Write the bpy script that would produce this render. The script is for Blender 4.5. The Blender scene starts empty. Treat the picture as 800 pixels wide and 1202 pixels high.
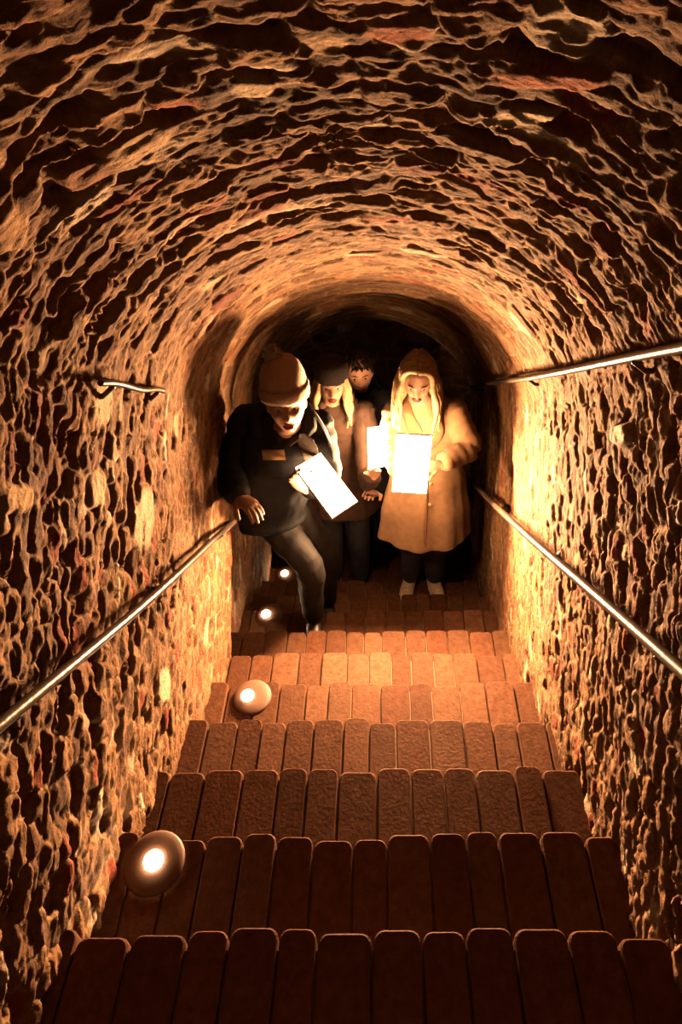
import bpy, bmesh, math, random
import numpy as np
from mathutils import Vector, Matrix, noise

random.seed(7)
rng = np.random.default_rng(11)
scene = bpy.context.scene
COL = scene.collection
PI = math.pi

# ------------------------------------------------------------------ frames
# (u, v, w): across the passage, down along the slope, square to the slope; origin at the lens
SL = math.radians(35.5)
CS, SN = math.cos(SL), math.sin(SL)
FPX, CX, CY = 800.0, 445.0, 478.0

def W(u, v, w):
    return Vector((u, v * CS + w * SN, -v * SN + w * CS))

def P(px, py, v):
    return W((px - CX) * v / FPX, v, -(py - CY) * v / FPX)

def V3(x, y, z):
    return Vector((x, y, z))

# people were first laid out on a gentler stair; onstep() carries a point onto this one, keeping its step
FOOT = [0]
def onstep(x, y, z):
    c0, s0 = math.cos(math.radians(27)), math.sin(math.radians(27))
    k = FOOT[0]; vk = 1.464 + 0.328 * k
    oy, oz = vk * c0 - 1.12 * s0, -vk * s0 - 1.12 * c0
    ny, nz = vk * CS - 1.12 * SN, -vk * SN - 1.12 * CS
    Y = ny + (y - oy); Z = nz + (z - oz) * 1.06
    vo = y * c0 - z * s0; vn = Y * CS - Z * SN
    return Vector((x * (vn / vo), Y, Z))

# ------------------------------------------------------------------ materials
MATS = {}
def mat(name, col, rough=0.7, metal=0.0, var=0.12, scale=30.0, bump=0.0, bscale=200.0, sheen=0.0, coat=0.0, spec=0.5):
    m = bpy.data.materials.new(name); m.use_nodes = True
    nt = m.node_tree; b = nt.nodes['Principled BSDF']
    b.inputs['Roughness'].default_value = rough
    b.inputs['Metallic'].default_value = metal
    b.inputs['Specular IOR Level'].default_value = spec
    if sheen: b.inputs['Sheen Weight'].default_value = sheen
    if coat: b.inputs['Coat Weight'].default_value = coat
    tc = nt.nodes.new('ShaderNodeTexCoord')
    n = nt.nodes.new('ShaderNodeTexNoise'); n.inputs['Scale'].default_value = scale; n.inputs['Detail'].default_value = 4
    nt.links.new(tc.outputs['Object'], n.inputs['Vector'])
    r = nt.nodes.new('ShaderNodeValToRGB')
    r.color_ramp.elements[0].position = 0.3; r.color_ramp.elements[1].position = 0.7
    r.color_ramp.elements[0].color = tuple(max(0, c * (1 - var)) for c in col) + (1,)
    r.color_ramp.elements[1].color = tuple(min(1, c * (1 + var)) for c in col) + (1,)
    nt.links.new(n.outputs['Fac'], r.inputs['Fac'])
    nt.links.new(r.outputs['Color'], b.inputs['Base Color'])
    if bump:
        n2 = nt.nodes.new('ShaderNodeTexNoise'); n2.inputs['Scale'].default_value = bscale; n2.inputs['Detail'].default_value = 5
        nt.links.new(tc.outputs['Object'], n2.inputs['Vector'])
        bp = nt.nodes.new('ShaderNodeBump'); bp.inputs['Strength'].default_value = bump; bp.inputs['Distance'].default_value = 0.004
        nt.links.new(n2.outputs['Fac'], bp.inputs['Height'])
        nt.links.new(bp.outputs['Normal'], b.inputs['Normal'])
    MATS[name] = m
    return m

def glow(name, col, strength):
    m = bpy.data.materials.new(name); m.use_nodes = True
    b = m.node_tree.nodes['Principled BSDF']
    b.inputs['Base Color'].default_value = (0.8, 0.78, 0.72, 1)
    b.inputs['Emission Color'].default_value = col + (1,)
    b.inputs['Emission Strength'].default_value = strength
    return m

def masonry(name, rough=0.9, bump=0.9, spec=0.2):
    """stone colour comes from the mesh attribute 'stone' (each stone's own colour) times procedural mottling"""
    m = bpy.data.materials.new(name); m.use_nodes = True
    nt = m.node_tree; b = nt.nodes['Principled BSDF']
    b.inputs['Roughness'].default_value = rough
    b.inputs['Specular IOR Level'].default_value = spec
    at = nt.nodes.new('ShaderNodeAttribute'); at.attribute_name = 'stone'
    tc = nt.nodes.new('ShaderNodeTexCoord')
    n = nt.nodes.new('ShaderNodeTexNoise'); n.inputs['Scale'].default_value = 38; n.inputs['Detail'].default_value = 6; n.inputs['Roughness'].default_value = 0.65
    nt.links.new(tc.outputs['Object'], n.inputs['Vector'])
    r = nt.nodes.new('ShaderNodeValToRGB')
    r.color_ramp.elements[0].position = 0.3; r.color_ramp.elements[0].color = (0.55, 0.5, 0.44, 1)
    r.color_ramp.elements[1].position = 0.72; r.color_ramp.elements[1].color = (1.15, 1.13, 1.1, 1)
    nt.links.new(n.outputs['Fac'], r.inputs['Fac'])
    mx = nt.nodes.new('ShaderNodeMix'); mx.data_type = 'RGBA'; mx.blend_type = 'MULTIPLY'; mx.inputs[0].default_value = 1.0
    nt.links.new(at.outputs['Color'], mx.inputs[6]); nt.links.new(r.outputs['Color'], mx.inputs[7])
    nt.links.new(mx.outputs[2], b.inputs['Base Color'])
    n2 = nt.nodes.new('ShaderNodeTexNoise'); n2.inputs['Scale'].default_value = 85; n2.inputs['Detail'].default_value = 7; n2.inputs['Roughness'].default_value = 0.6
    nt.links.new(tc.outputs['Object'], n2.inputs['Vector'])
    bp = nt.nodes.new('ShaderNodeBump'); bp.inputs['Strength'].default_value = bump; bp.inputs['Distance'].default_value = 0.007
    nt.links.new(n2.outputs['Fac'], bp.inputs['Height'])
    nt.links.new(bp.outputs['Normal'], b.inputs['Normal'])
    return m

M_WALL = masonry('rubble_masonry')
M_BRICK = masonry('worn_brick', rough=0.7, bump=0.45, spec=0.05)
M_MORTAR = mat('grey_mortar', (0.16, 0.11, 0.075), 0.95, bump=0.6, bscale=90)
M_RAIL = mat('worn_steel_pipe', (0.035, 0.025, 0.018), 0.3, 0.0, var=0.3, scale=14, bump=0.25, bscale=60, spec=0.22)
M_IRON = mat('dark_iron', (0.09, 0.07, 0.06), 0.5, 0.6, var=0.25)
M_DISH = mat('brown_lamp_dish', (0.10, 0.05, 0.03), 0.6, 0.1, var=0.1)
M_SKIN = mat('skin', (0.66, 0.37, 0.25), 0.5, var=0.06, scale=25)
M_LIP = mat('lips', (0.42, 0.07, 0.055), 0.4)
M_MOUTH = mat('open_mouth', (0.10, 0.015, 0.012), 0.5)
M_EYEW = mat('eye_white', (0.7, 0.62, 0.55), 0.25)
M_EYED = mat('eye_dark', (0.03, 0.018, 0.012), 0.2)
M_BROW = mat('eyebrow_hair', (0.10, 0.05, 0.03), 0.8)
M_BLOND = mat('blond_hair', (0.62, 0.42, 0.22), 0.42, var=0.3, scale=60)
M_DARKHAIR = mat('dark_hair', (0.022, 0.014, 0.012), 0.5, var=0.3)
M_CAMEL = mat('camel_wool', (0.60, 0.36, 0.20), 0.9, bump=0.35, bscale=350, sheen=0.15, spec=0.2)
M_CAMELD = mat('camel_wool_trim', (0.40, 0.22, 0.12), 0.9, bump=0.3, bscale=300, spec=0.2)
M_BLACK = mat('black_jacket', (0.004, 0.0055, 0.008), 0.75, bump=0.3, bscale=120, spec=0.12)
M_BLACKT = mat('black_trousers', (0.005, 0.005, 0.005), 0.7, bump=0.2, bscale=200, spec=0.12)
M_DENIM = mat('dark_denim', (0.02, 0.026, 0.04), 0.8, bump=0.2, bscale=300)
M_BROWNC = mat('dark_brown_coat', (0.075, 0.042, 0.028), 0.8, var=0.35, scale=22, bump=0.5, bscale=120)
M_GREY = mat('grey_scarf', (0.06, 0.05, 0.045), 0.95, bump=0.8, bscale=160)
M_KNIT = mat('beige_knit', (0.46, 0.30, 0.21), 0.95, var=0.12, bump=0.9, bscale=140, sheen=0.2)
M_FUZZ = mat('cream_pompom', (0.72, 0.60, 0.48), 0.95, bump=1.0, bscale=160, sheen=0.3)
M_DKNIT = mat('black_knit', (0.015, 0.012, 0.014), 0.95, bump=0.9, bscale=140)
M_BADGE = mat('tan_badge', (0.72, 0.42, 0.17), 0.6)
M_STRAP = mat('white_strap', (0.75, 0.72, 0.70), 0.6)
M_SHOE = mat('beige_suede', (0.52, 0.40, 0.27), 0.85, bump=0.4)
M_SOLE = mat('pale_rubber', (0.5, 0.45, 0.38), 0.7)
M_BSHOE = mat('black_leather', (0.014, 0.012, 0.012), 0.4)
M_INK = mat('printed_ink', (0.35, 0.30, 0.30), 0.8)
M_FRAME = mat('card_edge', (0.55, 0.42, 0.32), 0.7)

# ------------------------------------------------------------------ object helpers
def link(name, me, m=None, parent=None, smooth=True):
    o = bpy.data.objects.new(name, me); COL.objects.link(o)
    if m is not None:
        me.materials.clear(); me.materials.append(m)
    if smooth:
        me.polygons.foreach_set('use_smooth', [True] * len(me.polygons))
    if parent is not None:
        o.parent = parent
        o.matrix_parent_inverse = Matrix.Identity(4)
        o.location = -Vector(parent['_o']) if '_o' in parent else (0, 0, 0)
    return o

def mesh(name, vs, fs):
    me = bpy.data.meshes.new(name); me.from_pydata([tuple(v) for v in vs], [], fs); me.update(); return me

def empty(name, loc):
    o = bpy.data.objects.new(name, None); COL.objects.link(o)
    o.location = loc; o.empty_display_size = 0.1
    o['_o'] = tuple(loc)
    return o

def tag(o, label, cat, group=None):
    o['label'] = label; o['category'] = cat
    if group: o['group'] = group
    return o

EMPTIES = []
def thing(name, loc, label, cat, group=None):
    o = tag(empty(name, loc), label, cat, group); EMPTIES.append(o); return o

def ring_tube(pts, rad, xax=None, seg=16, caps=True, fold=None, flat=False):
    """closed tube through pts; rad entries are r or (rx, ry); xax fixes the rx axis"""
    pts = [Vector(p) for p in pts]; n = len(pts)
    rad = [(r, r) if not isinstance(r, tuple) else r for r in rad]
    vs, fs = [], []
    T = []
    for i in range(n):
        a = pts[max(i - 1, 0)]; b = pts[min(i + 1, n - 1)]
        t = (b - a)
        T.append(t.normalized() if t.length > 1e-9 else Vector((0, 0, 1)))
    rings = []
    def ring(c, t, rx, ry, k=0):
        x = Vector(xax) if xax is not None else Vector((0.31, 0.95, 0.1))
        x = x - t * x.dot(t)
        if x.length < 1e-3:
            x = t.orthogonal()
        x.normalize(); y = t.cross(x)
        out = []
        for j in range(seg):
            a = 2 * PI * j / seg
            f = fold(k, a) if fold else 1.0
            out.append(c + x * (math.cos(a) * rx * f) + y * (math.sin(a) * ry * f))
        rings.append(out)
    if caps:
        r0 = min(rad[0])
        ring(pts[0] - T[0] * r0 * 0.75, T[0], rad[0][0] * .5, rad[0][1] * .5, 0)
        ring(pts[0] - T[0] * r0 * 0.45, T[0], rad[0][0] * .83, rad[0][1] * .83, 0)
    for i in range(n):
        ring(pts[i], T[i], rad[i][0], rad[i][1], i)
    if caps and not flat:
        r1 = min(rad[-1])
        ring(pts[-1] + T[-1] * r1 * 0.45, T[-1], rad[-1][0] * .83, rad[-1][1] * .83, n - 1)
        ring(pts[-1] + T[-1] * r1 * 0.75, T[-1], rad[-1][0] * .5, rad[-1][1] * .5, n - 1)
    for r in rings: vs += r
    m = len(rings)
    for i in range(m - 1):
        for j in range(seg):
            k = (j + 1) % seg
            fs.append((i * seg + j, i * seg + k, (i + 1) * seg + k, (i + 1) * seg + j))
    fs.append(tuple(range(seg))[::-1]); fs.append(tuple((m - 1) * seg + j for j in range(seg)))
    return vs, fs

def spline(pts, rad, sub=5):
    """Catmull-Rom through the joints so limbs bend smoothly"""
    pts = [Vector(p) for p in pts]; rad = [(r, r) if not isinstance(r, tuple) else r for r in rad]
    op, orr = [], []
    n = len(pts)
    for i in range(n - 1):
        p0, p1, p2, p3 = pts[max(i - 1, 0)], pts[i], pts[i + 1], pts[min(i + 2, n - 1)]
        for s in range(sub):
            t = s / sub
            op.append(0.5 * ((2 * p1) + (p2 - p0) * t + (2 * p0 - 5 * p1 + 4 * p2 - p3) * t * t + (3 * p1 - p0 - 3 * p2 + p3) * t ** 3))
            e = t * t * (3 - 2 * t)
            orr.append((rad[i][0] * (1 - e) + rad[i + 1][0] * e, rad[i][1] * (1 - e) + rad[i + 1][1] * e))
    op.append(pts[-1]); orr.append(rad[-1])
    return op, orr

def stube(pts, rad, xax=None, seg=16, sub=5, fold=None, flat=False):
    p, r = spline(pts, rad, sub); return ring_tube(p, r, xax, seg, True, fold, flat)

def ellipsoid(c, rx, ry, rz, rot=None, nu=18, nv=12):
    vs, fs = [], []
    c = Vector(c)
    for i in range(nv + 1):
        th = PI * (i + 0.0) / nv
        for j in range(nu):
            a = 2 * PI * j / nu
            s = max(math.sin(th), 0.02)
            p = Vector((math.cos(a) * s * rx, math.sin(a) * s * ry, math.cos(th) * rz))
            if rot is not None: p = rot @ p
            vs.append(c + p)
    for i in range(nv):
        for j in range(nu):
            k = (j + 1) % nu
            fs.append((i * nu + j, (i + 1) * nu + j, (i + 1) * nu + k, i * nu + k))
    fs.append(tuple(range(nu))); fs.append(tuple(nv * nu + j for j in range(nu))[::-1])
    return vs, fs

def merge(parts):
    vs, fs = [], []
    for v, f in parts:
        o = len(vs); vs += v; fs += [tuple(i + o for i in q) for q in f]
    return vs, fs

def fused(name, parts, m, parent, voxel=0.007, smooth=2, wob=None):
    """fuse overlapping closed shapes into one continuous skin"""
    vs, fs = merge(parts)
    me = mesh(name, vs, fs)
    bm = bmesh.new(); bm.from_mesh(me); bmesh.ops.recalc_face_normals(bm, faces=bm.faces); bm.to_mesh(me); bm.free()
    t = bpy.data.objects.new('tmp', me); COL.objects.link(t)
    r = t.modifiers.new('r', 'REMESH'); r.mode = 'VOXEL'; r.voxel_size = voxel; r.use_smooth_shade = True
    if smooth:
        s = t.modifiers.new('s', 'SMOOTH'); s.factor = 0.5; s.iterations = smooth
    dg = bpy.context.evaluated_depsgraph_get(); dg.update()
    out = bpy.data.meshes.new_from_object(t.evaluated_get(dg))
    bpy.data.objects.remove(t); bpy.data.meshes.remove(me)
    if wob:
        amp, sc, st = wob
        nr = [v.normal.copy() for v in out.vertices]
        for v, nn in zip(out.vertices, nr):
            q = v.co
            k = noise.noise(Vector((q.x * sc, q.y * sc, q.z * sc * st))) + 0.5 * noise.noise(Vector((q.x * sc * 2.3 + 9, q.y * sc * 2.3, q.z * sc * st * 1.7)))
            v.co = q + nn * (k * amp)
    out.name = name; out.update()
    return link(name, out, m, parent)

def solid(name, parts, m, parent=None):
    vs, fs = merge(parts); me = mesh(name, vs, fs)
    bm = bmesh.new(); bm.from_mesh(me); bmesh.ops.recalc_face_normals(bm, faces=bm.faces); bm.to_mesh(me); bm.free()
    return link(name, me, m, parent)

# ------------------------------------------------------------------ the masonry vault
V_EDGE, V_END = 3.13, 4.75
V_BACK = 5.55

def profile(v):
    """half widths, springing and vault rise at distance v"""
    e = min(max((v - V_EDGE) / 0.035, 0), 1); e = e * e * (3 - 2 * e)
    ul, ur, rise, cen = -0.68 - 0.075 * e, 0.62 + 0.02 * e, 0.53 + 0.085 * e, 0.0
    return ul, ur, rise

W_FLOOR = -1.45
def surf(s, v):
    """s in [0,1]: 0 left wall foot ... 1 right wall foot; returns u, w, normal (pointing inward)"""
    ul, ur, rise = profile(v)
    cu, a = (ul + ur) / 2, (ur - ul) / 2
    Lw = -W_FLOOR; La = PI * 0.6; L = 2 * Lw + La
    d = s * L
    if d < Lw:
        return ul, W_FLOOR + d, 1.0, 0.0
    if d > Lw + La:
        return ur, -(d - Lw - La), -1.0, 0.0
    t = PI * (d - Lw) / La
    c, sn = -math.cos(t), math.sin(t)
    x, y = c * a, sn * rise
    nx, ny = -c / a, -sn / rise
    l = math.hypot(nx, ny)
    return cu + x, y, nx / l, ny / l

def h2(i, j, k):
    x = (i * 374761393 + j * 668265263 + k * 2147483647 + 12345) & 0xffffffff
    x = (x ^ (x >> 13)) * 1274126177 & 0xffffffff
    x = x ^ (x >> 16)
    return (x & 0xffff) / 65535.0

def vnoise(x, y, seed):
    """value noise on arrays"""
    i = np.floor(x).astype(np.int64); j = np.floor(y).astype(np.int64)
    fx = x - i; fy = y - j
    fx = fx * fx * (3 - 2 * fx); fy = fy * fy * (3 - 2 * fy)
    a = h2(i, j, seed); b = h2(i + 1, j, seed); c = h2(i, j + 1, seed); d = h2(i + 1, j + 1, seed)
    return (a * (1 - fx) + b * fx) * (1 - fy) + (c * (1 - fx) + d * fx) * fy

def fbm(x, y, seed, o=3):
    r = 0; amp = 1; tot = 0
    for k in range(o):
        r = r + amp * (vnoise(x * 2 ** k, y * 2 ** k, seed + k) - 0.5); tot += amp; amp *= 0.55
    return r / tot

def stones(A, B, la=0.115, lb=0.045, seed=3):
    """irregular coursed rubble on arrays A (along the arch, m), B (along the slope, m): relief and colour"""
    wa = A + 0.05 * fbm(A / 0.16, B / 0.16, seed + 20) * 2 + 0.02 * fbm(A / .05, B / .05, seed + 23) * 2
    wb = B + 0.045 * fbm(A / 0.22, B / 0.12, seed + 30) * 2 + 0.014 * fbm(A / .05, B / .05, seed + 33) * 2
    X = wa / la; Y = wb / lb
    j0 = np.floor(Y).astype(np.int64)
    F1 = np.full(A.shape, 9.0); F2 = np.full(A.shape, 9.0)
    I = np.zeros(A.shape, np.int64); J = np.zeros(A.shape, np.int64)
    for dj in (-1, 0, 1):
        j = j0 + dj
        off = h2(j, j * 0 + 5, seed) * 3
        Xs = X * (0.75 + 0.6 * h2(j, j * 0 + 8, seed)) + off
        i0 = np.floor(Xs).astype(np.int64)
        for di in (-1, 0, 1):
            i = i0 + di
            cx = i + 0.5 + 0.55 * (h2(i, j, seed + 1) - .5)
            cy = j + 0.5 + 0.42 * (h2(i, j, seed + 2) - .5)
            dx = np.abs(Xs - cx) * 1.15; dy = np.abs(Y - cy) * 0.95
            d = (dx ** 2.6 + dy ** 2.6) ** (1 / 2.6)
            nf = d < F1
            F2 = np.where(nf, F1, np.minimum(F2, d))
            F1 = np.where(nf, d, F1); I = np.where(nf, i, I); J = np.where(nf, j, J)
    edge = np.clip((F2 - F1) / 0.26, 0, 1); edge = edge * edge * (3 - 2 * edge)
    r1 = h2(I, J, seed + 5); r2 = h2(I, J, seed + 6); r3 = h2(I, J, seed + 7); r4 = h2(I, J, seed + 9)
    hole = (r1 < 0.25)
    lift = np.where(hole, -0.013 - 0.019 * r2, 0.002 + 0.016 * r2)
    tilt = ((r3 - .5) * (Y - J - .5) + (r4 - .5) * 0.5) * 0.012
    H = lift * edge + tilt * edge
    H = H + 0.017 * fbm(A / .045, B / .022, seed + 40, 3) * 2 + 0.03 * fbm(A / .45, B / .4, seed + 50, 2) * 2
    # each stone's own colour
    base = np.array([0.175, 0.098, 0.048]); mort = np.array([0.245, 0.158, 0.088])
    C = np.ones(A.shape + (3,)) * base
    v = (0.62 + 0.7 * r3)[..., None]
    C = C * v
    dark = np.array([0.09, 0.048, 0.024]); C = np.where((r2 < 0.3)[..., None], dark * (0.8 + 0.6 * r3[..., None]), C)
    red = np.array([0.17, 0.043, 0.02]); C = np.where((r4 > 0.93)[..., None], red * (0.7 + 0.5 * r3[..., None]), C)
    pale = np.array([0.38, 0.31, 0.23]); C = np.where(((r4 < 0.05) & (~hole))[..., None], pale, C)
    e = edge[..., None]
    C = mort * (1 - e) + C * e
    st = (0.88 + 0.5 * fbm(A / .5, B / .35, seed + 60, 3))[..., None]
    C = C * st
    # soot and damp: darker red-brown blotches with shapes of their own
    bl = np.clip(fbm(A / .3, B / .2, seed + 70, 3) * 5 - .6, 0, 1)[..., None]
    C = C * (1 - bl * np.array([.25, .42, .5]))
    return H, np.clip(C, 0.01, 1)

def to_attr(me, C):
    at = me.color_attributes.new('stone', 'FLOAT_COLOR', 'POINT')
    buf = np.ones((len(me.vertices), 4), np.float32); buf[:, :3] = C.reshape(-1, 3)
    at.data.foreach_set('color', buf.ravel())

def grid_faces(nr, nc, flip=False):
    idx = np.arange(nr * nc).reshape(nr, nc)
    a, b, c, d = idx[:-1, :-1].ravel(), idx[:-1, 1:].ravel(), idx[1:, 1:].ravel(), idx[1:, :-1].ravel()
    return np.stack([a, b, c, d] if not flip else [a, d, c, b], 1)

def np_mesh(name, co, faces):
    me = bpy.data.meshes.new(name)
    me.vertices.add(len(co)); me.vertices.foreach_set('co', co.astype(np.float32).ravel())
    me.loops.add(faces.size); me.loops.foreach_set('vertex_index', faces.astype(np.int32).ravel())
    me.polygons.add(len(faces)); me.polygons.foreach_set('loop_start', np.arange(0, faces.size, 4, dtype=np.int32))
    me.update(calc_edges=True)
    return me

LW, LA = -W_FLOOR, PI * 0.6
LT = 2 * LW + LA
vs_ = [-0.5]
while vs_[-1] < V_END:
    v = vs_[-1]
    vs_.append(v + (0.02 if v < 0.6 else (0.0042 if v < 1.5 else (0.0055 if v < 2.4 else 0.0075))))
VARR = np.array(vs_)
NS = 800
SARR = np.linspace(0, 1, NS)
A2, B2 = np.meshgrid(SARR * LT, VARR, indexing='ij')
HH, CC = stones(A2, B2, .13, .048)
Hw, Cw = stones(A2, B2, .088, .033, 103)
dist_spring = np.maximum(LW - A2, A2 - (LW + LA))          # > 0 on the upright walls
mw = np.clip((dist_spring + .25) / .3, 0, 1); mw = mw * mw * (3 - 2 * mw)
HH = HH * (1 - mw) + Hw * 0.85 * mw; CC = CC * (1 - mw[..., None]) + Cw * mw[..., None]
# finer-looking, flatter masonry deeper in the passage
deep = np.clip((B2 - 1.3) / 1.3, 0, 1)
far = np.clip((B2 - V_EDGE) / .1, 0, 1)
HH = HH * 0.8 * (1 - 0.60 * deep) * (1 - 0.15 * far)
# a few particular stones that can be told apart in the picture
def paint(px, py, wpx, hpx, col, up=0.008, ang=0.0):
    """stone standing at the surface point seen at (px,py): find it on the grid"""
    best = None
    U = UU * FPX / np.maximum(B2, .05) + CX; Yp = CY - WW * FPX / np.maximum(B2, .05)
    dx = U - px; dy = Yp - py
    c, s = math.cos(ang), math.sin(ang)
    ex = (dx * c + dy * s) / (wpx / 2); ey = (-dx * s + dy * c) / (hpx / 2)
    d = (np.abs(ex) ** 3 + np.abs(ey) ** 3) ** (1 / 3)
    m = np.clip((1.15 - d) / 0.3, 0, 1) * (B2 > .5)
    global HH, CC
    HH = HH * (1 - m) + (up + 0.3 * np.clip(HH, -.01, .01)) * m
    CC = CC * (1 - m[..., None]) + np.array(col) * .45 * m[..., None]
UU = np.zeros_like(A2); WW = np.zeros_like(A2); NX = np.zeros_like(A2); NY = np.zeros_like(A2)
for a, s in enumerate(SARR):
    last = None
    for b, v in enumerate(VARR):
        if last is None or V_EDGE - 0.02 < v < V_EDGE + 0.08:
            last = surf(s, v)
        UU[a, b], WW[a, b], NX[a, b], NY[a, b] = last
PALE = (0.85, 0.68, 0.47); REDB = (0.50, 0.15, 0.06)
for q in ((315, 71, 60, 15, PALE), (295, 98, 48, 20, PALE), (440, 143, 36, 12, PALE), (470, 32, 80, 22, REDB), (645, 92, 130, 20, REDB, .008, .08),
          (203, 117, 60, 13, REDB, .008, -.1), (157, 166, 92, 26, (0.74, .5, .3), .012, -.5), (100, 205, 60, 26, (.42, .2, .1), .006, -.4), (378, 43, 60, 18, (.7, .48, .28)),
          (610, 133, 90, 14, PALE, .008, .1), (732, 510, 20, 26, (0.95, .88, .78), .02), (118, 472, 22, 50, PALE), (112, 574, 18, 44, PALE), (165, 610, 22, 70, PALE, .01, .1),
          (190, 806, 14, 40, PALE), (16, 585, 34, 34, (.75, .52, .28), .012), (10, 265, 34, 60, (.62, .38, .2), .01, .3)):
    paint(*q)

# flared right and left corners are part of the same skin, so the three pieces meet exactly
CO = np.zeros(A2.shape + (3,))
U3 = UU + NX * HH; W3 = WW + NY * HH
CO[..., 0] = U3; CO[..., 1] = B2 * CS + W3 * SN; CO[..., 2] = -B2 * SN + W3 * CS
iL = int(NS * (LW / LT)); iR = int(NS * ((LW + LA) / LT))
for nm, i0, i1, lab in (('wall_left', 0, iL + 1, 'left'), ('ceiling', iL, iR + 1, 'vault'), ('wall_right', iR, NS, 'right')):
    sub = CO[i0:i1]; me = np_mesh(nm, sub.reshape(-1, 3), grid_faces(i1 - i0, len(VARR), False))
    to_attr(me, CC[i0:i1])
    o = link(nm, me, M_WALL); o['kind'] = 'structure'

# end wall behind the last people and dark side chamber
def flat_masonry(name, o0, ax, ay, wd, ht, nrm, seed, la=.2, lb=.09):
    na, nb = int(wd / .02), int(ht / .012)
    a, b = np.meshgrid(np.linspace(0, wd, na), np.linspace(0, ht, nb), indexing='ij')
    H, C = stones(a, b, la, lb, seed)
    o0, ax, ay, nrm = (np.array(t, float) for t in (o0, ax, ay, nrm))
    co = o0 + a[..., None] * ax + b[..., None] * ay + (H * .6)[..., None] * nrm
    me = np_mesh(name, co.reshape(-1, 3), grid_faces(na, nb, True)); to_attr(me, C)
    o = link(name, me, M_WALL); o['kind'] = 'structure'
    return o
YB = 4.75
flat_masonry('wall_back', (-1.15, YB, -4.9), (1, 0, 0), (0, 0, 1), 2.5, 3.4, (0, -1, 0), 61)
flat_masonry('wall_chamber_left', (-1.15, 3.4, -4.9), (0, 1, 0), (0, 0, 1), 1.4, 3.4, (1, 0, 0), 62)
flat_masonry('wall_chamber_right', (1.35, 3.4, -4.9), (0, 1, 0), (0, 0, 1), 1.4, 3.4, (-1, 0, 0), 63)
flat_masonry('ceiling_chamber', (-1.15, 4.25, -1.6), (1, 0, 0), (0, 1, 0), 2.5, .55, (0, 0, -1), 64)

# ------------------------------------------------------------------ the brick stair
NOSE0, PITCH = 1.464, 0.328
RUN, RISE = PITCH * CS, PITCH * SN
def nose(k):
    return W(0, NOSE0 + PITCH * k, -1.12)

def brick_parts(cx, y0, y1, ztop, wd, th=0.065):
    """one worn brick lying lengthwise, its nose (far end) rounded; returns verts, faces"""
    r = min(wd * .24, .02); n = 4; hw = wd / 2
    out = []
    for j in range(n + 1):
        a = (PI / 2) * j / n
        out.append((cx + hw - r + r * math.cos(a), y1 - r + r * math.sin(a)))
    for j in range(n + 1):
        a = PI / 2 + (PI / 2) * j / n
        out.append((cx - hw + r + r * math.cos(a), y1 - r + r * math.sin(a)))
    out += [(cx - hw, (y0 + y1) / 2), (cx - hw, y0), (cx + hw, y0), (cx + hw, (y0 + y1) / 2)]
    m = len(out); cxx, cyy = cx, (y0 + y1) / 2
    lv = [(ztop - th, 1.0), (ztop - .009, 1.0), (ztop - .003, .985), (ztop, .93)]
    vs, fs = [], []
    for z, s in lv:
        ins = (1 - s) * hw
        for x, y in out:
            dx = max(-ins, min(ins, (cxx - x))) ; dy = max(-ins, min(ins, (cyy - y)))
            vs.append(Vector((x + dx, y + dy, z)))
    for i in range(len(lv) - 1):
        for j in range(m):
            k = (j + 1) % m
            fs.append((i * m + j, i * m + k, (i + 1) * m + k, (i + 1) * m + j))
    fs.append(tuple((len(lv) - 1) * m + j for j in range(m)))
    return vs, fs

N_STEP = 15
stair = thing('brick_staircase', nose(N_STEP - 1), 'reddish brown brick stairs descending between the rubble walls', 'stairs')
for k in range(-3, N_STEP):
    n = nose(k)
    wide = k >= 5
    x0, x1 = (-0.79 if wide else -0.73), 0.70
    vs, fs, cols = [], [], []
    x = x0
    rr = random.Random(100 + k)
    while x < x1:
        wd = rr.uniform(.082, .122)
        z = n.z + rr.uniform(-.006, .004)
        y1 = n.y + rr.uniform(-.016, .006); y0 = n.y - RUN - 0.0
        v, f = brick_parts(x + wd / 2, y0, y1, z, wd - rr.uniform(.002, .005))
        # worn tops: gentle sag
        o = len(vs); vs += v; fs += [tuple(i + o for i in q) for q in f]
        t = rr.random(); g = rr.uniform(.75, 1.2)
        c = (np.array([.072, .031, .017]) * (1 - t) + np.array([.100, .052, .031]) * t) * g
        cols += [c] * len(v)
        x += wd
    me = mesh('step', vs, fs)
    bm = bmesh.new(); bm.from_mesh(me); bmesh.ops.recalc_face_normals(bm, faces=bm.faces); bm.to_mesh(me); bm.free()
    to_attr(me, np.array(cols))
    st = link('step', me, M_BRICK, stair, smooth=False)
    # mortar bed and riser under the bricks of this step
    a = [(x0, n.y - RUN), (x1, n.y - RUN), (x1, n.y - .035), (x0, n.y - .035)]
    zt, zb = n.z - .012, n.z - RISE * 1.9
    vv = [Vector((p[0], p[1], zb)) for p in a] + [Vector((p[0], p[1], zt)) for p in a]
    ff = [(0, 3, 2, 1), (4, 5, 6, 7), (0, 1, 5, 4), (1, 2, 6, 5), (2, 3, 7, 6), (3, 0, 4, 7)]
    mb = mesh('mortar_bed', vv, ff)
    b = link('mortar_bed', mb, M_MORTAR, stair, smooth=False)

# floor of the chamber beyond the last step
nl = nose(N_STEP - 1)
fv = [V3(-1.2, nl.y - .1, nl.z - .14), V3(1.4, nl.y - .1, nl.z - .14), V3(1.4, 5.5, nl.z - .14), V3(-1.2, 5.5, nl.z - .14)]
fo = link('floor', mesh('floor', fv + [p - V3(0, 0, .1) for p in fv], [(0, 1, 2, 3), (7, 6, 5, 4), (0, 4, 5, 1), (1, 5, 6, 2), (2, 6, 7, 3), (3, 7, 4, 0)]), M_MORTAR, smooth=False)
fo['kind'] = 'structure'

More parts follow.
